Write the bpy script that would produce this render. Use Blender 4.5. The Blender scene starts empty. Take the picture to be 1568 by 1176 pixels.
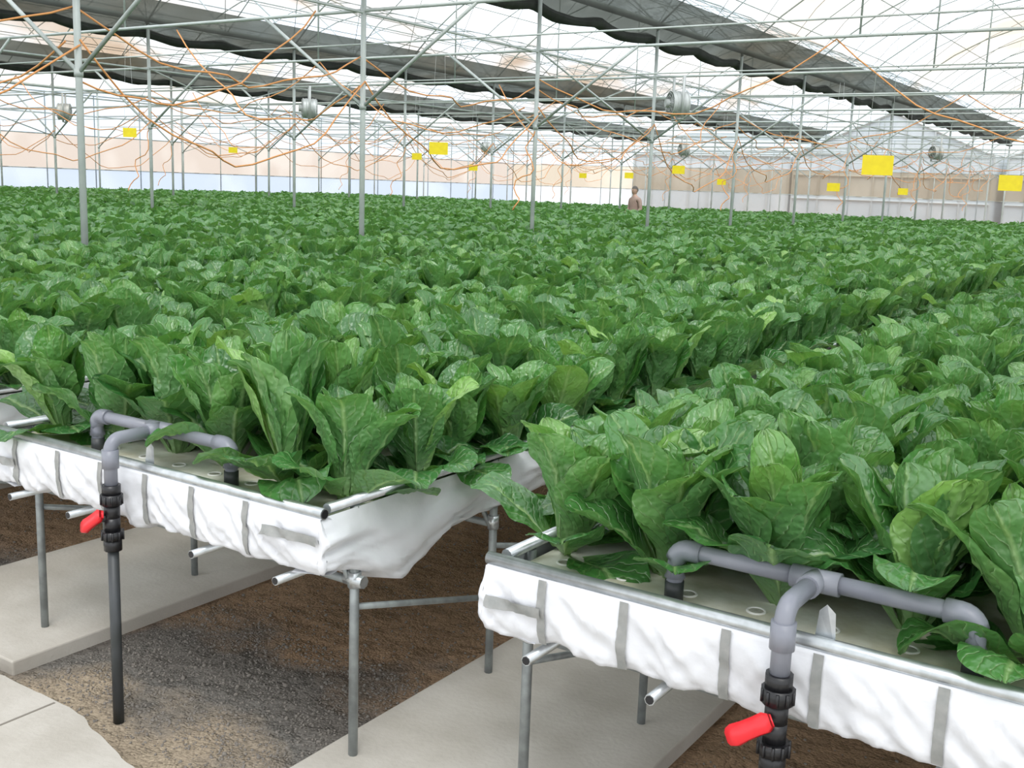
import bpy, math, random
from mathutils import Vector, Matrix, noise
R = random.Random(7)
scene = bpy.context.scene
scene.view_settings.view_transform = 'Standard'

# ---------------------------------------------------------------- helpers
class MB:
    def __init__(s):
        s.v=[]; s.f=[]; s.m=[]
    def tube(s, pts, r, seg=8, mat=0, caps=True):
        pts=[Vector(p) for p in pts]
        n=len(pts); base=len(s.v)
        rs = r if isinstance(r,(list,tuple)) else [r]*n
        t0=(pts[1]-pts[0]).normalized()
        up=Vector((0,0,1)) if abs(t0.z)<.9 else Vector((1,0,0))
        a=t0.cross(up).normalized()
        for i,p in enumerate(pts):
            if i==0: t=t0
            elif i==n-1: t=(pts[i]-pts[i-1]).normalized()
            else: t=((pts[i+1]-pts[i]).normalized()+(pts[i]-pts[i-1]).normalized()).normalized()
            a=(a-t*a.dot(t)).normalized(); b=t.cross(a)
            for k in range(seg):
                an=2*math.pi*k/seg
                s.v.append(tuple(p+(a*math.cos(an)+b*math.sin(an))*rs[i]))
        for i in range(n-1):
            for k in range(seg):
                k2=(k+1)%seg
                s.f.append((base+i*seg+k,base+i*seg+k2,base+(i+1)*seg+k2,base+(i+1)*seg+k)); s.m.append(mat)
        if caps:
            s.f.append(tuple(base+k for k in range(seg))[::-1]); s.m.append(mat)
            s.f.append(tuple(base+(n-1)*seg+k for k in range(seg))); s.m.append(mat)
    def box(s,a,b,mat=0):
        x0,y0,z0=a; x1,y1,z1=b; B=len(s.v)
        s.v+=[(x0,y0,z0),(x1,y0,z0),(x1,y1,z0),(x0,y1,z0),(x0,y0,z1),(x1,y0,z1),(x1,y1,z1),(x0,y1,z1)]
        for q in ((0,3,2,1),(4,5,6,7),(0,1,5,4),(1,2,6,5),(2,3,7,6),(3,0,4,7)):
            s.f.append(tuple(B+i for i in q)); s.m.append(mat)
    def grid(s,nu,nv,fn,mat=0):
        B=len(s.v)
        for i in range(nu+1):
            for j in range(nv+1):
                s.v.append(tuple(fn(i/nu,j/nv)))
        for i in range(nu):
            for j in range(nv):
                a=B+i*(nv+1)+j
                s.f.append((a,a+nv+1,a+nv+2,a+1)); s.m.append(mat)
    def disc(s,c,r,seg=14,mat=0):
        B=len(s.v)
        for k in range(seg):
            a=2*math.pi*k/seg; s.v.append((c[0]+r*math.cos(a),c[1]+r*math.sin(a),c[2]))
        s.f.append(tuple(range(B,B+seg))); s.m.append(mat)
    def ring(s,c,r,rt,axis='z',seg=20,st=6,mat=0):
        B=len(s.v)
        for i in range(seg):
            a=2*math.pi*i/seg
            for j in range(st):
                b=2*math.pi*j/st
                rr=r+rt*math.cos(b); h=rt*math.sin(b)
                p=(rr*math.cos(a),rr*math.sin(a),h)
                if axis=='y': p=(p[0],p[2],p[1])
                s.v.append((c[0]+p[0],c[1]+p[1],c[2]+p[2]))
        for i in range(seg):
            for j in range(st):
                i2=(i+1)%seg; j2=(j+1)%st
                s.f.append((B+i*st+j,B+i2*st+j,B+i2*st+j2,B+i*st+j2)); s.m.append(mat)
    def obj(s,name,mats,parent=None,smooth=True,loc=None):
        me=bpy.data.meshes.new(name); me.from_pydata(s.v,[],s.f)
        for m in mats: me.materials.append(m)
        if len(mats)>1: me.polygons.foreach_set('material_index',s.m)
        if smooth: me.polygons.foreach_set('use_smooth',[len(f)<=4 for f in s.f])
        me.update()
        o=bpy.data.objects.new(name,me); scene.collection.objects.link(o)
        if parent: o.parent=parent
        if loc: o.location=loc
        return o
def empty(name,loc=(0,0,0)):
    e=bpy.data.objects.new(name,None); e.empty_display_size=.1; e.location=loc
    scene.collection.objects.link(e); return e

def mat(name,col,rough=.5,metal=0,var=None,scale=8,bump=0,bscale=40,detail=4,spec=.5):
    m=bpy.data.materials.new(name); m.use_nodes=True
    nt=m.node_tree; b=nt.nodes['Principled BSDF']
    b.inputs['Base Color'].default_value=(*col,1); b.inputs['Roughness'].default_value=rough
    b.inputs['Metallic'].default_value=metal; b.inputs['Specular IOR Level'].default_value=spec
    tc=nt.nodes.new('ShaderNodeTexCoord')
    if var:
        n=nt.nodes.new('ShaderNodeTexNoise'); n.inputs['Scale'].default_value=scale; n.inputs['Detail'].default_value=detail
        nt.links.new(tc.outputs['Object'],n.inputs['Vector'])
        cr=nt.nodes.new('ShaderNodeValToRGB'); cr.color_ramp.elements[0].position=.35; cr.color_ramp.elements[1].position=.65
        cr.color_ramp.elements[0].color=(*var,1); cr.color_ramp.elements[1].color=(*col,1)
        nt.links.new(n.outputs['Fac'],cr.inputs['Fac']); nt.links.new(cr.outputs['Color'],b.inputs['Base Color'])
    if bump:
        n=nt.nodes.new('ShaderNodeTexNoise'); n.inputs['Scale'].default_value=bscale; n.inputs['Detail'].default_value=6
        nt.links.new(tc.outputs['Object'],n.inputs['Vector'])
        bp=nt.nodes.new('ShaderNodeBump'); bp.inputs['Strength'].default_value=bump; bp.inputs['Distance'].default_value=.01
        nt.links.new(n.outputs['Fac'],bp.inputs['Height']); nt.links.new(bp.outputs['Normal'],b.inputs['Normal'])
    return m

M_galv=mat('galvanised_steel',(.60,.63,.65),.33,.85,var=(.46,.49,.50),scale=30)
M_leg=mat('steel_leg',(.34,.37,.37),.5,.5,var=(.24,.26,.26),scale=25)
M_roofpipe=mat('greenhouse_pipe',(.52,.57,.55),.5,.2,var=(.40,.45,.43),scale=4)
M_liner=mat('white_liner',(.74,.75,.78),.38,0,var=(.68,.69,.72),scale=5,bump=.3,bscale=16)
M_strap=mat('grey_strap',(.33,.33,.32),.6,.1,var=(.26,.27,.26),scale=40)
M_foam=mat('foam_board',(.74,.75,.67),.7,0,var=(.52,.50,.38),scale=9,bump=.1,bscale=80)
M_hole=mat('planting_hole',(.50,.50,.44),.8,0,var=(.25,.24,.19),scale=30)
M_ring=mat('net_pot_rim',(.80,.80,.76),.5)
M_pvc=mat('grey_pvc',(.25,.26,.30),.36,0,var=(.21,.22,.26),scale=10)
M_pvcdark=mat('dark_pvc',(.05,.055,.06),.45,0,var=(.035,.04,.04),scale=12)
M_black=mat('black_plastic_and_bore_shade',(.012,.012,.014),.35)  # valve plastic; also painted darkness inside open pipe ends
M_red=mat('red_handle',(.78,.02,.03),.3)
M_conc=mat('concrete',(.54,.51,.46),.85,0,var=(.44,.41,.36),scale=4,bump=.2,bscale=60)
M_net=mat('black_shade_net',(.022,.026,.022),.9,0,var=(.035,.04,.035),scale=6,bump=.3,bscale=20)
M_yellow=mat('yellow_sticky_card',(.88,.72,.01),.5,0,var=(.80,.64,.01),scale=20)
M_cable=mat('orange_cable',(.75,.34,.12),.6)
M_fan=mat('fan_housing',(.55,.58,.57),.5,.3)
M_neigh=mat('neighbour_glazing',(.66,.70,.72),.5,0,var=(.54,.59,.61),scale=.7)

def ground_mat():
    m=bpy.data.materials.new('gravel_soil'); m.use_nodes=True; nt=m.node_tree; L=nt.links
    b=nt.nodes['Principled BSDF']; b.inputs['Roughness'].default_value=.95; b.inputs['Specular IOR Level'].default_value=.15
    tc=nt.nodes.new('ShaderNodeTexCoord')
    big=nt.nodes.new('ShaderNodeTexNoise'); big.inputs['Scale'].default_value=2.6; big.inputs['Detail'].default_value=6
    L.new(tc.outputs['Object'],big.inputs['Vector'])
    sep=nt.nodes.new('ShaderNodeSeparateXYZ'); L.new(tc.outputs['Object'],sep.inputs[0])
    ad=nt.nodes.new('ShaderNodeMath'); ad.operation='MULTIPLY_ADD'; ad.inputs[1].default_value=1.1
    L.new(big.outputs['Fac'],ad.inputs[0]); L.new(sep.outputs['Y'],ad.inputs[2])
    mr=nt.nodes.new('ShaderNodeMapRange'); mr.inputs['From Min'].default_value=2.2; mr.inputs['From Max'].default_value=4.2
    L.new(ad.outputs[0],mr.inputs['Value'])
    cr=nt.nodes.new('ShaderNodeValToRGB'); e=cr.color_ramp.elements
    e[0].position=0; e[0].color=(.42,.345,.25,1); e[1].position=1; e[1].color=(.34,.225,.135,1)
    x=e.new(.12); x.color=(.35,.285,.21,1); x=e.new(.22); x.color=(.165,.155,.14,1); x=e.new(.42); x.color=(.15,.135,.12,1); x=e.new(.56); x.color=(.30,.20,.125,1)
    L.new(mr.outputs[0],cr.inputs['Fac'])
    vo=nt.nodes.new('ShaderNodeTexVoronoi'); vo.inputs['Scale'].default_value=110
    L.new(tc.outputs['Object'],vo.inputs['Vector'])
    hs=nt.nodes.new('ShaderNodeMix'); hs.data_type='RGBA'; hs.blend_type='MULTIPLY'; hs.inputs['Factor'].default_value=.42
    L.new(cr.outputs['Color'],hs.inputs[6])
    bw=nt.nodes.new('ShaderNodeSeparateColor'); L.new(vo.outputs['Color'],bw.inputs[0])
    r2=nt.nodes.new('ShaderNodeMapRange'); r2.inputs['To Min'].default_value=.55; r2.inputs['To Max'].default_value=1.5
    L.new(bw.outputs[0],r2.inputs['Value']); L.new(r2.outputs[0],hs.inputs[7])
    L.new(hs.outputs[2],b.inputs['Base Color'])
    bp=nt.nodes.new('ShaderNodeBump'); bp.inputs['Strength'].default_value=.7; bp.inputs['Distance'].default_value=.008; bp.invert=True
    L.new(vo.outputs['Distance'],bp.inputs['Height'])
    b2=nt.nodes.new('ShaderNodeTexNoise'); b2.inputs['Scale'].default_value=9; b2.inputs['Detail'].default_value=8
    L.new(tc.outputs['Object'],b2.inputs['Vector'])
    bq=nt.nodes.new('ShaderNodeBump'); bq.inputs['Strength'].default_value=.9; bq.inputs['Distance'].default_value=.08
    L.new(b2.outputs['Fac'],bq.inputs['Height']); L.new(bp.outputs['Normal'],bq.inputs['Normal']); L.new(bq.outputs['Normal'],b.inputs['Normal'])
    return m
M_ground=ground_mat()

def film_mat(name,tintA,tintB,opac,scale,dcol=(.85,.87,.88),p0=.45,p1=.62):
    m=bpy.data.materials.new(name); m.use_nodes=True; nt=m.node_tree; L=nt.links
    for n in list(nt.nodes):
        if n.type!='OUTPUT_MATERIAL': nt.nodes.remove(n)
    out=[n for n in nt.nodes][0]
    tc=nt.nodes.new('ShaderNodeTexCoord')
    n=nt.nodes.new('ShaderNodeTexNoise'); n.inputs['Scale'].default_value=scale; n.inputs['Detail'].default_value=2
    L.new(tc.outputs['Object'],n.inputs['Vector'])
    cr=nt.nodes.new('ShaderNodeValToRGB'); cr.color_ramp.elements[0].position=p0; cr.color_ramp.elements[1].position=p1
    cr.color_ramp.elements[0].color=(*tintA,1); cr.color_ramp.elements[1].color=(*tintB,1)
    L.new(n.outputs['Fac'],cr.inputs['Fac'])
    tr=nt.nodes.new('ShaderNodeBsdfTransparent'); L.new(cr.outputs['Color'],tr.inputs['Color'])
    tl=nt.nodes.new('ShaderNodeBsdfTranslucent'); tl.inputs['Color'].default_value=(*dcol,1)
    mx=nt.nodes.new('ShaderNodeMixShader'); mx.inputs[0].default_value=opac
    L.new(tr.outputs[0],mx.inputs[1]); L.new(tl.outputs[0],mx.inputs[2]); L.new(mx.outputs[0],out.inputs['Surface'])
    return m
M_film=film_mat('roof_film',(.95,.97,1.0),(.70,.60,.50),.04,.28,p0=.47,p1=.66)
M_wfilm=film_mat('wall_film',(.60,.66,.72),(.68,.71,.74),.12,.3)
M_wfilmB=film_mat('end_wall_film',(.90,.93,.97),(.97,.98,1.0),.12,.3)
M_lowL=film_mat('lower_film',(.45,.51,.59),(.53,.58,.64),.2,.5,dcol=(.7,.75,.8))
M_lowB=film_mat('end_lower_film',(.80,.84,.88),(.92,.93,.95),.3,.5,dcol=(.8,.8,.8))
M_bandL=film_mat('cream_curtain',(.52,.44,.38),(.60,.53,.47),.2,.6,dcol=(.8,.7,.6))
M_bandB=film_mat('tan_curtain',(.62,.53,.42),(.80,.71,.59),.35,.35,dcol=(.66,.58,.47))
M_curt=film_mat('grey_shade_curtain',(.11,.12,.105),(.15,.16,.14),.35,2.0,dcol=(.16,.17,.15))

# ---------------------------------------------------------------- leaf material
def leaf_mat():
    m=bpy.data.materials.new('lettuce_leaf'); m.use_nodes=True; nt=m.node_tree; L=nt.links; N=nt.nodes.new
    b=nt.nodes['Principled BSDF']; out=[n for n in nt.nodes if n.type=='OUTPUT_MATERIAL'][0]
    b.inputs['Roughness'].default_value=.33; b.inputs['Specular IOR Level'].default_value=.95
    uv=N('ShaderNodeUVMap'); uv.uv_map='UVMap'; sep=N('ShaderNodeSeparateXYZ'); L.new(uv.outputs[0],sep.inputs[0])
    def math_(op,a,bv=None,c=None):
        n=N('ShaderNodeMath'); n.operation=op
        for i,x in enumerate((a,bv,c)):
            if x is None: continue
            if isinstance(x,(int,float)): n.inputs[i].default_value=x
            else: L.new(x,n.inputs[i])
        return n.outputs[0]
    t=math_('ABSOLUTE',math_('MULTIPLY_ADD',sep.outputs['X'],2.0,-1.0))
    s=sep.outputs['Y']
    tc=N('ShaderNodeTexCoord')
    wob=N('ShaderNodeTexNoise'); wob.inputs['Scale'].default_value=30; wob.inputs['Detail'].default_value=2; L.new(tc.outputs['Object'],wob.inputs['Vector'])
    ph=math_('MULTIPLY_ADD',s,8.0,math_('MULTIPLY',t,-2.4))
    ph=math_('ADD',ph,math_('MULTIPLY',wob.outputs['Fac'],1.1))
    sn=math_('ABSOLUTE',math_('SINE',math_('MULTIPLY',ph,math.pi)))
    vein=math_('POWER',math_('SUBTRACT',1.0,sn),5.0)
    mid=N('ShaderNodeMapRange'); mid.inputs['From Min'].default_value=.11; mid.inputs['From Max'].default_value=.02; L.new(t,mid.inputs['Value'])
    fade=math_('SUBTRACT',1.0,math_('MULTIPLY',s,.55))
    pet=N('ShaderNodeMapRange'); pet.inputs['From Min'].default_value=.36; pet.inputs['From Max'].default_value=.05; L.new(s,pet.inputs['Value'])
    mask=math_('MAXIMUM',math_('MULTIPLY',vein,.34),math_('MULTIPLY',math_('MULTIPLY',mid.outputs[0],.95),fade))
    mask=math_('MAXIMUM',mask,math_('MULTIPLY',pet.outputs[0],.6))
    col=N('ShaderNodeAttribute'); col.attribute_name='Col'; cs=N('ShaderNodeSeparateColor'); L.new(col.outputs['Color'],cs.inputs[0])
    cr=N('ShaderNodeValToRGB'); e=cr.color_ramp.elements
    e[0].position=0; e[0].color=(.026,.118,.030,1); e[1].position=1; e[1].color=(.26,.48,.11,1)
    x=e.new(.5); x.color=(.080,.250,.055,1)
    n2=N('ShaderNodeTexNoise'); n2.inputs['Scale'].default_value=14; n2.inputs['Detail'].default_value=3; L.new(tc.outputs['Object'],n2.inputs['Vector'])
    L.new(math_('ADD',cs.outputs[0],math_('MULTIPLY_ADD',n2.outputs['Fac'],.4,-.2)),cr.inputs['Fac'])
    mx=N('ShaderNodeMix'); mx.data_type='RGBA'; L.new(mask,mx.inputs['Factor']); L.new(cr.outputs[0],mx.inputs[6]); mx.inputs[7].default_value=(.38,.55,.24,1)
    geo=N('ShaderNodeNewGeometry'); mb=N('ShaderNodeMix'); mb.data_type='RGBA'
    L.new(math_('MULTIPLY',geo.outputs['Backfacing'],.22),mb.inputs['Factor']); L.new(mx.outputs[2],mb.inputs[6]); mb.inputs[7].default_value=(.26,.44,.21,1)
    C_=mb.outputs[2]
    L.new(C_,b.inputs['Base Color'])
    vo=N('ShaderNodeTexVoronoi'); vo.feature='SMOOTH_F1'; vo.inputs['Scale'].default_value=75; L.new(tc.outputs['Object'],vo.inputs['Vector'])
    vs=N('ShaderNodeTexNoise'); vs.inputs['Scale'].default_value=40; vs.inputs['Detail'].default_value=2; L.new(tc.outputs['Object'],vs.inputs['Vector'])
    hh=math_('ADD',math_('MULTIPLY',vo.outputs['Distance'],-.8),math_('MULTIPLY',mask,-1.4))
    hh=math_('ADD',hh,math_('MULTIPLY',vs.outputs['Fac'],.9))
    bp=N('ShaderNodeBump'); bp.inputs['Strength'].default_value=.7; bp.inputs['Distance'].default_value=.008
    L.new(hh,bp.inputs['Height']); L.new(bp.outputs['Normal'],b.inputs['Normal'])
    tl=N('ShaderNodeBsdfTranslucent'); tm=N('ShaderNodeMix'); tm.data_type='RGBA'; tm.blend_type='MULTIPLY'; tm.inputs['Factor'].default_value=1
    L.new(C_,tm.inputs[6]); tm.inputs[7].default_value=(1.5,1.6,.7,1); L.new(tm.outputs[2],tl.inputs['Color'])
    ms=N('ShaderNodeMixShader'); ms.inputs[0].default_value=.2; L.new(b.outputs[0],ms.inputs[1]); L.new(tl.outputs[0],ms.inputs[2])
    L.new(ms.outputs[0],out.inputs['Surface'])
    return m
M_leaf=leaf_mat()

# ---------------------------------------------------------------- lettuce heads
def sstep(x): x=max(0,min(1,x)); return x*x*(3-2*x)
def make_head(idx,lo=False,spread=False):
    rr=random.Random(100+idx)
    V=[];F=[];UV=[];C=[]
    NS,NT=(9,6) if lo else (22,12)
    n=13 if lo else (19 if spread else 17)
    for i in range(n):
        q=i/(n-1)                       # 0 outer .. 1 inner
        az=i*2.39996+rr.uniform(-.25,.25)
        if spread and q<.30:
            L=rr.uniform(.23,.29); W=rr.uniform(.078,.096); th0=rr.uniform(.80,1.2); bend=rr.uniform(.3,.9); c=rr.uniform(.1,.7)
        elif q<.27:
            L=rr.uniform(.25,.30); W=rr.uniform(.074,.092); th0=rr.uniform(.45,.82); bend=rr.uniform(.2,1.2); c=rr.uniform(.2,.9)
        elif q<.72:
            L=rr.uniform(.30,.37); W=rr.uniform(.073,.093); th0=rr.uniform(.12,.38); bend=rr.uniform(-.1,.6); c=rr.uniform(.7,1.4)
        else:
            L=rr.uniform(.26,.33)*(1.12-.30*(q-.72)/.28); W=rr.uniform(.048,.064); th0=rr.uniform(.02,.14); bend=rr.uniform(-.25,.3); c=rr.uniform(1.0,1.8)
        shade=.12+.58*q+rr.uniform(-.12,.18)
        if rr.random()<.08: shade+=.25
        tw=rr.uniform(-.4,.4); phs=rr.uniform(0,20); rf=rr.uniform(.05,.15); tipd=rr.uniform(.0,.8)
        ca,sa=math.cos(az),math.sin(az)
        B=len(V); r=.012; z=-.01; side=rr.uniform(-.25,.25)
        for a in range(NS+1):
            s=a/NS
            th=th0+bend*s**2.2+tipd*max(0,(s-.72)/.28)
            if a: 
                r+=math.sin(th)*L/NS; z+=math.cos(th)*L/NS
            if s>.60: w=W*max(.02,1-abs((s-.60)/.402)**2.3)**.5
            else: w=W*(.15+.85*sstep((s-.08)/.50))
            cc=c*(.55+.45*(1-s))+.01
            for k in range(NT+1):
                t=-1+2*k/NT
                lat=w*math.sin(cc*t)/cc; off=w*(1-math.cos(cc*t))/cc
                blade=sstep((s-.25)/.3)
                off+=blade*(rf*w*math.sin(s*12+phs+(2.3 if t>0 else 0))*abs(t)**2.5)
                if t<0: off-=blade*rf*.5*w*abs(t)**4
                P=Vector((lat*18+phs,s*L*18,idx*3.1+i))
                off+=blade*(noise.noise(P)*.013+noise.noise(P*2.9)*.0045)
                off+=blade*.0028*math.sin((s*8-abs(t)*2.4)*2*math.pi)*(1-abs(t)**3)
                off-=.006*math.exp(-(t/.14)**2)*(1-.5*s)
                ta=tw*s
                l2=lat*math.cos(ta)-off*math.sin(ta)+side*.12*s*s*W*3; o2=off*math.cos(ta)+lat*math.sin(ta)
                rx=r-math.cos(th)*o2; zz=z+math.sin(th)*o2
                if spread: zz=max(zz,.012+.01*math.sin(phs+s*5)) if rx<.14 else zz
                V.append((rx*ca-l2*sa, rx*sa+l2*ca, zz))
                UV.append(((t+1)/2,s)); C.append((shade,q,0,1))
        for a in range(NS):
            for k in range(NT):
                v=B+a*(NT+1)+k
                F.append((v,v+NT+1,v+NT+2,v+1))
    me=bpy.data.meshes.new('lettuce_head_mesh'); me.from_pydata(V,[],F); me.materials.append(M_leaf)
    uvl=me.uv_layers.new(name='UVMap')
    lv=[0]*len(me.loops); me.loops.foreach_get('vertex_index',lv)
    flat=[]
    for i in lv: flat+=UV[i]
    uvl.data.foreach_set('uv',flat)
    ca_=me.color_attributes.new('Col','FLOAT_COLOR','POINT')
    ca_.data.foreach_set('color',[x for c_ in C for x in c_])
    me.polygons.foreach_set('use_smooth',[True]*len(F)); me.update()
    return bpy.data.objects.new('lettuce_head',me)
heads=bpy.data.collections.new('lettuce_heads')
def add_head(i,lo=False,spread=False):
    o=make_head(i,lo,spread); o.name='lettuce_head_%02d'%i; heads.objects.link(o)
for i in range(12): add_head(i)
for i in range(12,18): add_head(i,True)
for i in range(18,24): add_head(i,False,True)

def instancer_tree(name,coll):
    ng=bpy.data.node_groups.new(name,'GeometryNodeTree')
    ng.interface.new_socket('Geometry',in_out='INPUT',socket_type='NodeSocketGeometry')
    ng.interface.new_socket('Geometry',in_out='OUTPUT',socket_type='NodeSocketGeometry')
    N=ng.nodes.new; L=ng.links
    gi=N('NodeGroupInput'); go=N('NodeGroupOutput')
    ci=N('GeometryNodeCollectionInfo'); ci.inputs['Collection'].default_value=coll
    ci.inputs['Separate Children'].default_value=True; ci.inputs['Reset Children'].default_value=True
    iop=N('GeometryNodeInstanceOnPoints'); iop.inputs['Pick Instance'].default_value=True
    def na(nm,ty):
        n=N('GeometryNodeInputNamedAttribute'); n.data_type=ty; n.inputs['Name'].default_value=nm; return n.outputs['Attribute']
    e=N('FunctionNodeEulerToRotation'); L.new(na('rot','FLOAT_VECTOR'),e.inputs[0])
    L.new(gi.outputs[0],iop.inputs['Points']); L.new(ci.outputs[0],iop.inputs['Instance'])
    L.new(na('idx','INT'),iop.inputs['Instance Index']); L.new(e.outputs[0],iop.inputs['Rotation'])
    L.new(na('scl','FLOAT_VECTOR'),iop.inputs['Scale']); L.new(iop.outputs[0],go.inputs[0])
    return ng
T_head=instancer_tree('plant_heads',heads)
def scatter(name,pts,tree,parent=None):
    me=bpy.data.meshes.new(name); me.from_pydata([p[0] for p in pts],[],[])
    a=me.attributes.new('rot','FLOAT_VECTOR','POINT'); a.data.foreach_set('vector',[x for p in pts for x in p[1]])
    a=me.attributes.new('scl','FLOAT_VECTOR','POINT'); a.data.foreach_set('vector',[x for p in pts for x in p[2]])
    a=me.attributes.new('idx','INT','POINT'); a.data.foreach_set('value',[p[3] for p in pts])
    o=bpy.data.objects.new(name,me); scene.collection.objects.link(o)
    md=o.modifiers.new('scatter','NODES'); md.node_group=tree
    if parent: o.parent=parent
    return o

# ---------------------------------------------------------------- benches
YF=2.0; YE=34.0; ZR=.745; ZB=.716
def bench(x0,x1,near=True):
    root=empty('hydroponic_bench',((x0+x1)/2,YF,0))
    ox,oy=(x0+x1)/2,YF
    loc=(-ox,-oy,0)
    fr=MB()
    fr.tube([(x0-.03,YF,ZR),(x1+.02,YF,ZR)],.0155,14)
    if near: fr.tube([(x0-.0,YF+.034,ZR-.006),(x1,YF+.034,ZR-.006)],.008,8)
    fr.tube([(x0,YF+.03,ZR+.004),(x0,YE,ZR+.004)],.0145,10)
    fr.tube([(x1,YF+.03,ZR+.004),(x1,YE,ZR+.004)],.0145,10)
    fr.tube([(x0,YE,ZR),(x1,YE,ZR)],.013,8)
    if near:
        for xe in (x0-.0305,x1+.0205):
            fr.tube([(xe-.0015,YF,ZR),(xe+.0015,YF,ZR)],.0120,12,mat=1)  # black disc paints the shaded hollow of the open rail end
    W=x1-x0
    for fx in (.07,.285,.68,.91):
        x=x0+W*fx
        fr.tube([(x,YF-.03,.535),(x,YE-.05,.535)],.0125,8,mat=0)
        fr.tube([(x,YF-.0315,.535),(x,YF-.029,.535)],.010,8,mat=1)  # same painted dark hollow on the beam end
    ys=[YF+.14,YF+.81]
    st=1.35 if near else 2.7
    y=YF+.81+st
    while y<YE: ys.append(y); y+=st
    lg=MB()
    for i,y in enumerate(ys):
        for x in (x0,x1):
            lg.tube([(x,y,.0),(x,y,ZR-.01)],.0135,8)
            lg.tube([(x,y,.50),(x,y,.545)],.019,8,mat=1)
        lg.tube([(x0,y,.515),(x1,y,.515)],.0125,8)
        if i<3 and near:
            for x in (x0,x1):
                lg.tube([(x,y+.01,.44),(x,y+.65,.27)],.010,8)
                lg.tube([(x,y-.01,.50),(x-.08 if x==x1 else x+.08,y,.62)],.009,6)
        if near and i==0:
            for x in (x0,x1):
                lg.tube([(x-.03,y,.52),(x+.035,y,.52)],.018,8,mat=1)
    fr.obj('bench_frame',[M_galv,M_black],root,loc=loc)
    lg.obj('bench_legs',[M_leg,M_galv],root,loc=loc)
    bd=MB(); bd.box((x0+.016,YF+.018,ZB-.03),(x1-.016,YE-.02,ZB))
    if near:
        nxh=9
        for j in range(2):
            for i in range(nxh):
                cx=x0+.09+i*(W-.18)/(nxh-1); cy=YF+.065+j*.085
                bd.disc((cx,cy,ZB+.0015),.017,mat=1)
                bd.ring((cx,cy,ZB+.001),.019,.003,mat=2)
    bd.obj('foam_planting_board',[M_foam,M_hole,M_ring],root,smooth=False,loc=loc)
    ln=MB()
    sd=x0*7.3
    prof=[(.030,ZR-.020),(.012,ZR-.012),(-.006,ZR-.010),(-.015,ZR-.012),(-.019,ZR-.035),(-.017,ZR-.07),(-.014,ZR-.11),(-.012,ZR-.145),(.0,ZR-.170),(.04,ZR-.180),(.12,ZR-.17)]
    nu=180 if near else 30
    np_=len(prof)-1; sub=3
    def front(u,v):
        x=x0-.024+(W+.044)*u
        q=v*np_; i=min(int(q),np_-1); f=q-i
        dy=prof[i][0]*(1-f)+prof[i+1][0]*f; z=prof[i][1]*(1-f)+prof[i+1][1]*f
        amp=sstep((v-.33)/.2)
        cell=(x-x0-.14)/.213; fold=abs(math.sin(cell*math.pi))
        n1=noise.noise(Vector((x*9+sd,z*6,0))); n2=noise.noise(Vector((x*24+sd+z*26,z*10,3)))
        n4=noise.noise(Vector((x*60+sd-z*60,z*18,3)))
        n3=noise.noise(Vector((x*11+sd,0,7)))
        dy+=-amp*(.017*n1+.020*n2+.008*n4+.010)*(.3+.7*fold)
        z+=amp*(.028*n3)*v
        return (x,YF+dy-.001,z)
    ln.grid(nu,np_*sub,front)
    def sidefn(xs,sg):
        def fn(u,v):
            y=YF-.008+ (YE-YF)*(u**2.4)
            drop=.165+ .115*math.exp(-((y-YF-.33)/.17)**2)*(1 if sg>0 else .3)+.012*noise.noise(Vector((y*6+sd,0,2)))
            z0=ZR-.012
            dx=.012+.022*math.sin(v*math.pi)*(1+1.2*noise.noise(Vector((y*4+sd,v*3,5))))
            dx+=.022*noise.noise(Vector((y*9+v*8,v*5,sd)))*v+.010*noise.noise(Vector((y*26-v*14,v*9,sd)))*v
            z=z0-drop*v
            if v>.9: dx-=.12*(v-.9)/.1
            return (xs+sg*dx,y,z)
        return fn
    for xs,sg in ((x1,1),(x0,-1)):
        sf=sidefn(xs,sg); ln.grid(220 if near else 40,20,sf)
        ue=1 if sg>0 else 0
        def corner(u,v):
            a=Vector(front(ue,.3+.6*v)); b=Vector(sf(0,v*.92)); 
            p=a.lerp(b,u); p.x+=sg*.006*math.sin(u*math.pi); p.y-=.006*math.sin(u*math.pi); return p
        ln.grid(4,16,corner)
    ln.box((x0+.015,YF+.02,.575),(x1-.015,YE-.02,.585))
    ln.obj('white_liner_sheet',[M_liner],root,loc=loc)
    if near:
        sp=MB(); x=x0+.14
        def sfront(xc,w,z0,z1):
            def fn(u,v):
                x=xc+(u-.5)*w; z=z0+(z1-z0)*v
                vv=.36+ (ZR-.03-z)/(.145)*.44
                p=front((x-x0+.024)/(W+.044),max(.32,min(.86,vv)))
                return (x,p[1]-.005,z)
            return fn
        while x<x1-.06:
            xx=x+R.uniform(-.02,.02)
            sp.grid(2,14,sfront(xx,.021,ZR-.012,ZR-.168)); x+=.213
        for xc,wd,za in ((x0+.062,.145,.075),(x1-.075,.19,.055)):
            sp.grid(14,3,lambda u,v,xc=xc,wd=wd,za=za:(lambda p:(p[0],p[1]-.006,p[2]))(sfront(xc,wd,ZR-za,ZR-za-.026)(u,v)))
        sp.obj('liner_clamping_straps',[M_strap],root,loc=loc)
    pts=[]
    nx=6; off=.07; dx=(W-2*off)/(nx-1)
    y=YF+.225
    row=0
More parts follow.
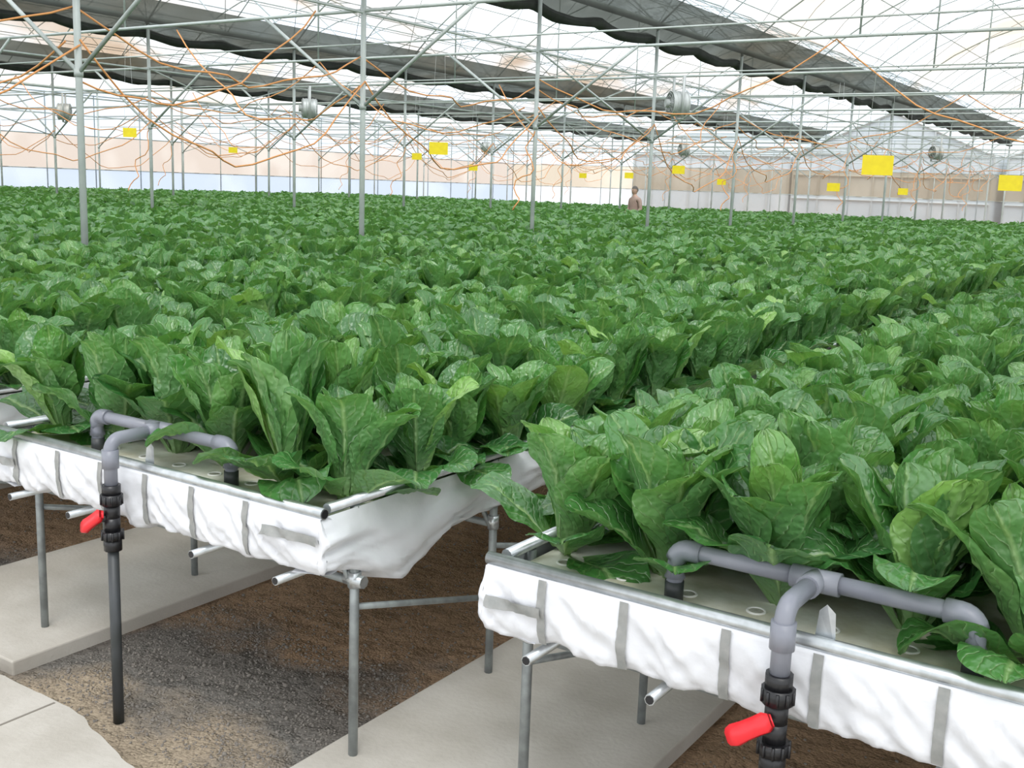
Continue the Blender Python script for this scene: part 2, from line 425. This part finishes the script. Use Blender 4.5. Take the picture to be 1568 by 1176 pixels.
    while y<YE-.1:
        for i in range(nx):
            px=x0+off+i*dx+R.uniform(-.025,.025)
            py=y+R.uniform(-.03,.03)
            if row==0 and i>=4: py-=.03
            if row==0 and i in (1,2,3): py+=.03
            s=R.uniform(.98,1.16)*(1.07 if row==0 else 1)
            tx=R.uniform(-.12,.12)+(.10 if row==0 else 0); ty=R.uniform(-.12,.12)
            if i==0: ty-=.06
            if i==nx-1: ty+=.06
            edge_=.95 if i in (0,nx-1) else 1.04
            far=(y>8.5) or (x1<-7 and y>4)
            k=R.randrange(12,18) if far else R.randrange(12)
            if ((row==0 and i not in (1,2,3)) or i in (0,nx-1)) and y<16 and not (x1<-7 and row>3): k=R.randrange(18,24)
            pts.append(((px,py,ZB),(tx,ty,R.uniform(0,6.28)),(s,s,s*edge_*R.uniform(.93,1.1)),k))
        y+=.255; row+=1
    scatter('romaine_lettuce_bed',pts,T_head)
    if near:
        xm=x0+W*.485
        pl=empty('irrigation_manifold',(xm,YF-.08,0)); L2=(-xm,-(YF-.08),0)
        yr=YF-.08; zt=.835; yc=YF+.10
        p=MB()
        p.tube([(xm,yr,-.05),(xm,yr,.50)],.0165,14,mat=1)
        def arc(c,a,b,r,n=6):
            c=Vector(c);a=Vector(a);b=Vector(b)
            return [c+ (a*(1-math.sin(t*math.pi/2/n)) + b*(1-math.cos(t*math.pi/2/n)))*r for t in range(n+1)]
        pts_=[(xm,yr,.69),(xm,yr,zt-.04)]+[tuple(q) for q in arc((xm,yr,zt),(0,0,-1),(0,1,0),.035)]+[(xm,yc,zt)]
        p.tube(pts_,.0195,16)
        p.tube([(xm,yr,zt-.085),(xm,yr,zt-.03)],.0245,16); p.tube([(xm,yr,zt-.03)]+[tuple(q) for q in arc((xm,yr,zt),(0,0,-1),(0,1,0),.03)]+[(xm,yr+.05,zt)],.0245,16)
        p.tube([(xm-.05,yc,zt),(xm+.05,yc,zt)],.0245,16); p.tube([(xm,yc-.055,zt),(xm,yc,zt)],.0245,16)
        xa,xb=xm-.31,xm+.31
        pr=[(xa,yc,ZB-.02),(xa,yc,zt-.05)]+[tuple(q) for q in arc((xa,yc,zt),(0,0,-1),(1,0,0),.04)]+[(xm,yc,zt)]
        p.tube(pr,.0185,16)
        pr=[(xb,yc,ZB-.02),(xb,yc,zt-.05)]+[tuple(q) for q in arc((xb,yc,zt),(0,0,-1),(-1,0,0),.04)]+[(xm,yc,zt)]
        p.tube(pr,.0185,16)
        for xx,sg in ((xa,1),(xb,-1)):
            p.tube([(xx,yc,zt-.065),(xx,yc,zt-.03)]+[tuple(q) for q in arc((xx,yc,zt),(0,0,-1),(sg,0,0),.032)]+[(xx+sg*.06,yc,zt)],.0238,16)
            p.tube([(xx,yc,ZB),(xx,yc,ZB+.045)],.021,16,mat=1)
        for z0,z1,r in ((.50,.535,.026),(.535,.56,.031),(.56,.60,.023),(.60,.64,.023),(.64,.672,.031),(.672,.70,.027)):
            p.tube([(xm,yr,z0),(xm,yr,z1)],r,12,mat=2)
        for z in (.547,.656):
            for a in range(10):
                an=a*.628; p.tube([(xm+.031*math.cos(an),yr+.031*math.sin(an),z-.013),(xm+.031*math.cos(an),yr+.031*math.sin(an),z+.013)],.0035,5,mat=2)
        p.tube([(xm,yr,.60),(xm-.02,yr-.035,.60)],.012,10,mat=2)
        c=Vector((xm-.024,yr-.042,.60)); d=Vector((-.75,-.1,-.55)).normalized(); nn=Vector((-.35,-.9,.25)).normalized(); w_=d.cross(nn).normalized(); nn=w_.cross(d)
        B=len(p.v); prof_=[(-.034,.012),(-.022,.019),(.0,.018),(.025,.0185),(.048,.021),(.06,.017),(.064,.010)]
        for a,w in prof_:
            for sw,sn in ((-1,-1),(1,-1),(1,1),(-1,1)):
                p.v.append(tuple(c+d*a+w_*w*sw+nn*.007*sn))
        for i in range(len(prof_)-1):
            for k in range(4):
                k2=(k+1)%4; p.f.append((B+i*4+k,B+i*4+k2,B+(i+1)*4+k2,B+(i+1)*4+k)); p.m.append(3)
        p.f.append((B,B+1,B+2,B+3)); p.m.append(3); q=B+(len(prof_)-1)*4; p.f.append((q,q+1,q+2,q+3)); p.m.append(3)
        p.v+=[(xm+.03,YF+.015,ZR-.02),(xm+.075,YF+.015,ZR-.02),(xm+.068,YF+.02,ZR+.06),(xm+.05,YF+.02,ZR+.075),(xm+.036,YF+.02,ZR+.06)]
        k=len(p.v); p.f.append((k-5,k-4,k-3,k-2,k-1)); p.m.append(4)
        ob=p.obj('pipes_and_valve',[M_pvc,M_pvcdark,M_black,M_red,M_galv],pl,loc=L2)

spans=[.4,-7.71,-15.31,-22.91,-30.51]
bench(-1.336,.123); bench(-3.365,-1.906); bench(-5.394,-3.935); bench(-7.423,-5.964,False); bench(.69,2.15,False)
for k in range(12):
    xa=-7.71-1.9*k
    bench(xa-1.65,xa-.25,False)

# ---------------------------------------------------------------- floor & walkways
fl=MB(); fl.grid(60,60,lambda u,v:(-34+42*u,-6+72*v,-.05)); fl.obj('floor',[M_ground],smooth=False)
wk=MB()
wk.box((-33,-6,-.3),(6,1.40,0.0))
def edge(x):
    e=1.83 if x<-2.75 else (1.83-.25*(x+2.75) if x<-2.3 else 1.70)
    return e+.012*noise.noise(Vector((x*14,0,0)))
B=len(wk.v)
nn_=700
for i in range(nn_+1):
    x=-14+20*i/nn_; e_=edge(x)
    wk.v+=[(x,1.40,0),(x,e_,0),(x,e_+.012,-.06)]
for i in range(nn_):
    a=B+i*3
    wk.f+=[(a,a+3,a+4,a+1),(a+1,a+4,a+5,a+2)]; wk.m+=[0,0]
for x in (-2.83,-4.9,-7): wk.box((x-.004,-6,.0),(x+.004,1.82,.0012),mat=1)
wk.box((-33,1.05,.0),(6,1.058,.0012),mat=1)
M_joint=mat('joint',(.22,.2,.17),.9)
wk.obj('main_walkway',[M_conc,M_joint],smooth=False)
def strip(x0,x1,ys):
    s=MB(); y=ys
    while y<34.6:
        y2=min(y+2.6,34.6); 
        s.box((x0,y+.006,-.2),(x1,y2,.0)); y=y2
    o=s.obj('aisle_walkway',[M_conc],smooth=False)
    if x0>-6:
        bv=o.modifiers.new('b','BEVEL'); bv.width=.006; bv.segments=2
for k,x in enumerate((-2.0,-4.05,-6.08,-8.11)): strip(x,x+.86 if k else -1.19,1.90)
strip(.0,.8,1.90)
for k in range(1,12): strip(-8.11-1.9*k,-8.11-1.9*k+.8,1.90)
e=MB(); e.box((-30.4,34.8,-.2),(3,45.8,.0)); e.obj('end_walkway',[M_conc],smooth=False)

# gravel pebbles
peb=bpy.data.collections.new('pebbles')
M_peb=mat('pebble',(.28,.25,.215),.9,0,var=(.14,.13,.12),scale=60)
for k in range(4):
    mb=MB()
    for i in range(5):
        for j in range(8):
            ph=math.pi*i/4; a=2*math.pi*j/8
            q=1+.3*noise.noise(Vector((math.cos(a)*math.sin(ph)*1.3+k*5,math.sin(a)*math.sin(ph)*1.3,math.cos(ph))))
            mb.v.append((q*math.sin(ph)*math.cos(a),q*.8*math.sin(ph)*math.sin(a),q*.55*math.cos(ph)))
    for i in range(4):
        for j in range(8):
            j2=(j+1)%8; mb.f.append((i*8+j,i*8+j2,(i+1)*8+j2,(i+1)*8+j)); mb.m.append(0)
    me=bpy.data.meshes.new('pebble'); me.from_pydata(mb.v,[],mb.f); me.materials.append(M_peb)
    me.polygons.foreach_set('use_smooth',[True]*len(mb.f))
    peb.objects.link(bpy.data.objects.new('pebble',me))
T_peb=instancer_tree('gravel_scatter',peb)
pts=[]
for (xa,xb,n) in ((-3.15,-2.0,9000),(-1.18,.0,4000),(-5.2,-4.06,2500)):
    for i in range(n):
        y=1.86+ (R.random()**1.3)*3.2
        s=R.uniform(.002,.006)*(1.6 if R.random()<.06 else 1)
        if R.random()< .25 or 1.95<y<2.7:
            pts.append(((R.uniform(xa+.01,xb-.01),y,-.05+s*.2),(R.uniform(0,1),R.uniform(0,1),R.uniform(0,6)),(s,s,s),R.randrange(4)))
scatter('loose_gravel',pts,T_peb)

# ---------------------------------------------------------------- greenhouse structure
root=empty('greenhouse_frame',(0,0,0))
pp=MB(); D=3.32; Y0=5.40
frames=[Y0+D*n for n in range(-2,13)]
ZG=4.05; ZT=3.3; ZN=2.35; RISE=1.75; YB=46.0
def archz(x,xa,xb):
    c=(xa+xb)/2; h=abs(xa-xb)/2; t=(x-c)/h
    return ZG+RISE*(1-abs(t)**2.2)
for xi,x in enumerate(spans):
    for y in frames:
        pp.tube([(x,y,-.05),(x,y,ZG)],.028,8)
        for sg in (-1,1):
            if x+sg*1.4>-30.6 and x+sg*1.4<2: pp.tube([(x,y,ZN),(x+sg*1.42,y,ZT)],.018,6)
        pp.tube([(x,y,ZN-.03),(x,y,ZN+.03)],.036,8)
for y in frames:
    pp.tube([(-30.5,y,ZT),(.4,y,ZT)],.019,6)
    pp.tube([(-30.5,y+.06,ZT-.32),(.4,y+.06,ZT-.32)],.009,5)
for i in range(4):
    xa,xb=spans[i],spans[i+1]
    for y in [frames[0]+D/2*k for k in range(2*14+1)]:
        n=12; main=abs(((y-Y0)/D)-round((y-Y0)/D))<.01
        pp.tube([(xa+(xb-xa)*k/n,y,archz(xa+(xb-xa)*k/n,xa,xb)) for k in range(n+1)],.015 if main else .010,5)
        if main and i<2:
            x=xa+(xb-xa)*.5; pp.tube([(x,y,ZT),(x,y,archz(x,xa,xb))],.013,5)
    for f in (.08,.2,.35,.5,.65,.8,.92):
        x=xa+(xb-xa)*f; pp.tube([(x,frames[0],archz(x,xa,xb)-.02),(x,YB,archz(x,xa,xb)-.02)],.010,5)
    if i<2:
        for k in range(26):
            y=frames[0]+1.66*k
            pp.tube([(xa+(xb-xa)*f,y+3.3*abs(f-.5)*2,archz(xa+(xb-xa)*f,xa,xb)+.01) for f in (0,.12,.25,.38,.5,.62,.75,.88,1)],.006,4)
for x in spans:
    pp.tube([(x,frames[0],ZT-.02),(x,YB,ZT-.02)],.016,6)
    pp.tube([(x,frames[0],ZG+.02),(x,YB,ZG+.02)],.05,6)
    for n in range(0,14,4):
        y=frames[0]+D*n
        pp.tube([(x,y,ZN),(x,y+D,ZT)],.012,5); pp.tube([(x,y+D,ZN),(x,y,ZT)],.012,5)
pp.obj('pipe_framework',[M_roofpipe],root)

cf=MB()
for i in range(4):
    xa,xb=spans[i],spans[i+1]
    cf.grid(24,10,lambda u,v:(xa+(xb-xa)*u,frames[0]-1+(YB+1-frames[0])*v,archz(xa+(xb-xa)*u,xa,xb)+.03))
cf.obj('ceiling',[M_film])

for x in spans[:4]:
    r0=empty('shade_curtain',(x,0,0))
    c=MB()
    def sheet(u,v):
        y=frames[0]+(YB-frames[0])*v
        sag=.05*abs(math.sin((y-Y0)/D*math.pi*2))
        return (x-.12+.72*u,y,3.90+.40*u**.8-.03*math.sin(u*9)-sag*(1-u))
    c.grid(8,260,sheet,0)
    def sheet2(u,v):
        a=u*2*math.pi; y=frames[0]+(YB-frames[0])*v
        sag=.08*abs(math.sin((y-Y0)/D*math.pi*2))
        rr_=.065*(1+.45*noise.noise(Vector((math.cos(a)*2,y*1.8,x))))
        return (x-.14+rr_*1.5*math.cos(a),y,3.88-sag+rr_*math.sin(a)*1.1)
    c.grid(10,300,sheet2,1)
    c.obj('gathered_net',[M_curt,M_net],r0,loc=(-x,0,0))

# ---------------------------------------------------------------- walls
def wall(name,p0,p1,nseg,mats):
    p0=Vector(p0);p1=Vector(p1); w=MB()
    def band(z0,z1,m,off=0,nv=1,wave=0):
        nrm=(p1-p0).normalized().cross(Vector((0,0,1)))
        def fn(u,v):
            p=p0.lerp(p1,u); q=p+nrm*(off+wave*math.sin(u*(p1-p0).length*7))
            return (q.x,q.y,z0+(z1-z0)*v)
        w.grid(nseg,nv,fn,m)
    band(-.05,1.65,1,.03); band(1.65,2.68,2,.0,1,.02); band(2.68,5.75 if name=='wall_back' else 4.05,0,.03)
    L=(p1-p0).length; k=int(L/1.66)
    for i in range(k+1):
        p=p0.lerp(p1,i/k); w.tube([(p.x,p.y,-.05),(p.x,p.y,3.95)],.018,6,mat=3)
    for z in (1.65,2.68,3.3,3.93): w.tube([(p0.x,p0.y,z),(p1.x,p1.y,z)],.016,6,mat=3)
    w.obj(name,mats)
wall('wall_left',(-30.7,-2,0),(-30.7,YB,0),400,[M_wfilm,M_lowL,M_bandL,M_roofpipe])
wall('wall_back',(-30.7,YB,0),(3,YB,0),300,[M_wfilmB,M_lowB,M_bandB,M_roofpipe])

def neigh(xc,w,y0,y1,he,hr):
    n=MB()
    n.v+=[(xc-w/2,y0,0),(xc+w/2,y0,0),(xc+w/2,y0,he),(xc,y0,hr),(xc-w/2,y0,he)]
    n.v+=[(a,y1,c) for a,b,c in n.v[:5]]
    for f in ((0,1,2,3,4),(5,9,8,7,6),(1,6,7,2),(0,4,9,5),(2,7,8,3),(4,3,8,9)): n.f.append(f); n.m.append(0)
    k=int(w/1.2)
    for i in range(k+1):
        x=xc-w/2+w*i/k; z=he+(hr-he)*(1-abs(x-xc)/(w/2)); n.tube([(x,y0-.05,0),(x,y0-.05,z)],.05,5,mat=1)
    for z in (1.5,2.6,he): n.tube([(xc-w/2,y0-.05,z),(xc+w/2,y0-.05,z)],.05,5,mat=1)
    n.tube([(xc-w/2,y0-.05,he),(xc,y0-.05,hr),(xc+w/2,y0-.05,he)],.07,5,mat=1)
    n.obj('neighbouring_greenhouse',[M_neigh,M_fan],smooth=False)
neigh(-13.9,9,52,64,3.6,5.5); neigh(-4.5,9,53,64,3.6,5.5)
nb=MB()
nb.v+=[(-27,52,0),(-18.6,52,0),(-18.6,52,3.4),(-27,52,3.4),(-26,57,5.0),(-18.6,57,5.0),(-18.6,62,3.4),(-27,62,3.4),(-18.6,62,0),(-27,62,0)]
for f in ((0,1,2,3),(3,2,5,4),(4,5,6,7),(7,6,8,9),(1,8,6,5,2),(0,3,4,7,9)): nb.f.append(f); nb.m.append(0)
for i in range(7):
    t=i/6; nb.tube([(-27+t,52+5*t-.06,3.4+1.6*t+.04),(-18.6,52+5*t-.06,3.4+1.6*t+.04)],.06,5,mat=1)
for i in range(9):
    x=-27+8.4*i/8; nb.tube([(x,51.95,0),(x,51.95,3.4)],.05,5,mat=1)
nb.obj('neighbouring_greenhouse',[M_neigh,M_fan],smooth=False)

# ---------------------------------------------------------------- sticky cards
cards=[(-1.99,7.17,1.81),(-1.6,9.6,1.76),(-6.93,9.0,1.95),(-12.9,9.8,2.14),(-7.3,15.5,1.93),(-13.3,16.6,2.09),(-14.2,19.7,1.96),(-11.3,21.5,1.91),(-9.6,22.6,1.84),(-5.3,16.8,1.75),(-5.5,21.7,1.75),(-14.2,24.5,1.92),(-18.6,16.8,2.16)]
for i,(x,y,z) in enumerate(cards):
    c=MB(); a=R.uniform(.35,.75); ca,sa=math.cos(a),math.sin(a)
    w,h=.095,.062
    c.grid(6,3,lambda u,v:(w*(2*u-1)*ca+.01*math.sin(u*3)*sa,w*(2*u-1)*sa,h*(2*v-1)),0)
    c.grid(6,3,lambda u,v:(w*(2*u-1)*ca+.01*math.sin(u*3)*sa-.002*sa,w*(2*u-1)*sa+.002*ca,h*(2*v-1)),0)
    for sg in (-1,1): c.tube([(w*.8*sg*ca,w*.8*sg*sa,h),(w*.3*sg*ca,w*.3*sg*sa,ZT-z)],.0014,4,mat=1)
    c.obj('yellow_sticky_trap',[M_yellow,M_fan],loc=(x,y,z))
# ---------------------------------------------------------------- fans
def fan(x,y,z):
    f=MB(); r=.18
    for yy in (-.12,-.06,0,.06,.12): f.ring((0,yy,0),r,.009,'y',24,6)
    for rr_ in (.06,.11,.16):
        f.ring((0,-.14,0),rr_,.004,'y',20,5); f.ring((0,.14,0),rr_,.004,'y',20,5)
    B=len(f.v); n=24
    for yy in (-.11,.11):
        for k in range(n): a=2*math.pi*k/n; f.v.append((r*math.cos(a),yy,r*math.sin(a)))
    for k in range(n): f.f.append((B+k,B+(k+1)%n,B+n+(k+1)%n,B+n+k)); f.m.append(0)
    for k in range(8):
        a=math.pi*k/4
        for s in (-1,1): f.tube([(.05*math.cos(a),.15*s,.05*math.sin(a)),(r*math.cos(a),.12*s,r*math.sin(a))],.004,4)
    f.tube([(0,-.20,0),(0,.1,0)],.06,12)
    for k in range(4):
        a=k*math.pi/2+.4
        f.grid(3,2,lambda u,v:((.05+.12*u)*math.cos(a)-(v-.5)*.1*math.sin(a),(v-.5)*.07,(.05+.12*u)*math.sin(a)+(v-.5)*.1*math.cos(a)))
    f.box((-.21,-.02,-.23),(-.195,.02,.4)); f.box((.195,-.02,-.23),(.21,.02,.4)); f.box((-.21,-.02,-.24),(.21,.02,-.22))
    o=f.obj('circulation_fan',[M_fan],loc=(x+.40,y,z)); o.rotation_euler=(0,0,-.75)
for x in spans[1:4]:
    for y in (Y0+3*D,Y0+8*D): fan(x,y,2.90)

# ---------------------------------------------------------------- orange cables
cb=MB()
def cat(a,b,sag,n=16,r=.0085):
    a=Vector(a);b=Vector(b); k=R.uniform(0,6)
    sd=(b-a).cross(Vector((0,0,1))).normalized()
    cb.tube([a.lerp(b,i/n)-Vector((0,0,sag*4*(i/n)*(1-i/n)+.035*math.sin(i*1.3+k)*math.sin(i/n*math.pi)))+sd*.12*math.sin(i*.9+k)*math.sin(i/n*math.pi) for i in range(n+1)],r,5)
for xi,x in enumerate(spans[1:4]):
    for n in range(-1,11):
        y=Y0+D*n
        cat((x+.03,y,2.6),(x+.03,y+D,2.55+R.uniform(-.1,.1)),R.uniform(.5,.95))
        cat((x-.03,y,2.85),(x-.03,y+D,2.85),R.uniform(.2,.5))
        if n%3==0: cat((x-.03,y,2.3),(x-.03,y+D*.8,3.2),.45)
    for n in range(0,11,2):
        y=Y0+D*n+.03
        if not (xi==0 and n==0):
            cat((x,y,2.95),(x+3.8,y,3.28),R.uniform(.4,.7)); cat((x+3.8,y,3.28),(x+7.4,y,2.6),R.uniform(.4,.7))
        cat((x,y+D,2.6),(x-2.9,y+D,3.25),R.uniform(.6,1.0))
        if n: cat((x,y,2.45),(x,y-.5,1.3),.1)
cb.obj('orange_cable_festoon',[M_cable])

# ---------------------------------------------------------------- worker
def worker(px,py):
    g=empty('greenhouse_worker',(px,py,0))
    M_j=mat('jacket',(.40,.29,.24),.8,0,var=(.33,.23,.19),scale=6); M_t=mat('trousers',(.05,.06,.09),.8); M_sk=mat('skin',(.50,.32,.24),.6); M_h=mat('hair',(.10,.09,.08),.7); M_sh=mat('boots',(.03,.03,.03),.5)
    J=[((0,0,.95),.155,.11),((0,0,1.12),.145,.10),((0,.01,1.30),.17,.115),((0,.02,1.43),.13,.09),((0,.0,1.52),.055,.055),((0,-.01,1.58),.052,.052)]
    E=[(0,1),(1,2),(2,3),(3,4),(4,5)]
    for s in (-1,1):
        b=len(J)
        J+= [((s*.095,0,.88),.10,.10),((s*.10,-.01,.50),.068,.068),((s*.105,.01,.10),.048,.048),((s*.11,-.14,.04),.045,.035)]
        E+= [(0,b),(b,b+1),(b+1,b+2),(b+2,b+3)]
        b=len(J)
        J+= [((s*.19,.02,1.41),.062,.062),((s*.25,.03,1.15),.05,.05),((s*.20,-.17,1.02),.038,.038),((s*.17,-.23,1.0),.03,.03)]
        E+= [(3,b),(b,b+1),(b+1,b+2),(b+2,b+3)]
    me=bpy.data.meshes.new('body'); me.from_pydata([j[0] for j in J],E,[])
    o=bpy.data.objects.new('body',me); scene.collection.objects.link(o)
    sk=o.modifiers.new('s','SKIN'); 
    for i,j in enumerate(J):
        me.skin_vertices[0].data[i].radius=(j[1],j[2])
    me.skin_vertices[0].data[0].use_root=True
    o.modifiers.new('ss','SUBSURF').levels=2; o.modifiers['ss'].render_levels=2
    dg=bpy.context.evaluated_depsgraph_get(); m2=bpy.data.meshes.new_from_object(o.evaluated_get(dg))
    bpy.data.objects.remove(o)
    for m in (M_j,M_t,M_sk,M_sh): m2.materials.append(m)
    for p in m2.polygons:
        c=p.center; p.use_smooth=True
        k=0
        if c.z<.92 and abs(c.x)<.21 and c.y>-.2: k=1
        if c.z<.13: k=3
        if c.z>1.50: k=2
        p.material_index=k
    b=bpy.data.objects.new('body',m2); scene.collection.objects.link(b); b.parent=g
    h=MB()
    def head(u,v):
        th=u*2*math.pi; ph=v*math.pi
        x=.076*math.sin(ph)*math.cos(th); y=.095*math.sin(ph)*math.sin(th); z=-.118*math.cos(ph)
        if z<0: x*=1+.9*z*1.4; y*=1+z*1.2
        if y<-.06: y-=.022*math.exp(-(x/.014)**2-((z+.012)/.02)**2)
        return (x,y-.01,1.655+z)
    h.grid(32,24,head,0)
    def hair(u,v):
        th=u*2*math.pi; ph=math.pi*(.46+.54*v)
        lim=1.09 
        x=.076*lim*math.sin(ph)*math.cos(th); y=.095*lim*math.sin(ph)*math.sin(th); z=-.118*lim*math.cos(ph)
        if y<0 and z<.05: z=.05; 
        return (x,y-.002,1.655+z)
    h.grid(24,12,hair,1)
    for s in (-1,1):
        h.ring((s*.076,.0,1.65),.018,.007,'y',12,6,mat=0)
        h.tube([(s*.03,-.103,1.665),(s*.03,-.092,1.665)],[.009,.012],8,mat=1)
    h.tube([(-.025,-.096,1.60),(.025,-.096,1.60)],.005,6,mat=2)
    h.obj('head',[M_sk,M_h,M_j],g)
    hd=MB()
    for s in (-1,1):
        w=Vector((s*.17,-.23,1.0)); d=Vector((-s*.25,-.93,-.2)).normalized(); sdv=d.cross(Vector((0,0,1))).normalized()
        hd.tube([w-d*.02,w+d*.03,w+d*.085],[.024,.036,.034],10)
        for k,lf in enumerate((.062,.075,.07,.055)):
            b0=w+d*.075+sdv*(k-1.5)*.019
            hd.tube([b0,b0+d*lf*.5+Vector((0,0,-.004)),b0+d*lf*.8+Vector((0,0,-.018)),b0+d*lf+Vector((0,0,-.032))],[.0095,.009,.0085,.006],7)
        t0=w+d*.03-sdv*s*.03; hd.tube([t0,t0-sdv*s*.025+d*.025,t0-sdv*s*.03+d*.055],[.012,.011,.008],7)
    hd.obj('hands',[M_sk],g)
    g.rotation_euler=(0,0,-.4); g.scale=(.96,.96,.96)
worker(-13.41,25.9)

# ---------------------------------------------------------------- light
w=bpy.data.worlds.new('World'); scene.world=w; w.use_nodes=True; nt=w.node_tree
bg=nt.nodes['Background']; bg.inputs['Color'].default_value=(.94,.97,1.0,1); bg.inputs['Strength'].default_value=1.75
sun=bpy.data.lights.new('sun','SUN'); sun.energy=1.8; sun.angle=.5; sun.color=(1,.98,.94)
so=bpy.data.objects.new('sun',sun); scene.collection.objects.link(so); so.rotation_euler=(math.radians(26),math.radians(20),0)

# ---------------------------------------------------------------- camera
cam=bpy.data.cameras.new('camera'); cam.sensor_width=36; cam.lens=1662/1568*36; cam.clip_start=.05; cam.clip_end=500
co=bpy.data.objects.new('camera',cam); scene.collection.objects.link(co)
X=Vector((.8309,.5551,.0345)).normalized(); Z=Vector((.5414,-.8215,.1795)); Z=(Z-X*Z.dot(X)).normalized(); Y=Z.cross(X)
m=Matrix((X,Y,Z)).transposed().to_4x4(); m.translation=Vector((0,0,1.6)); co.matrix_world=m
scene.camera=co
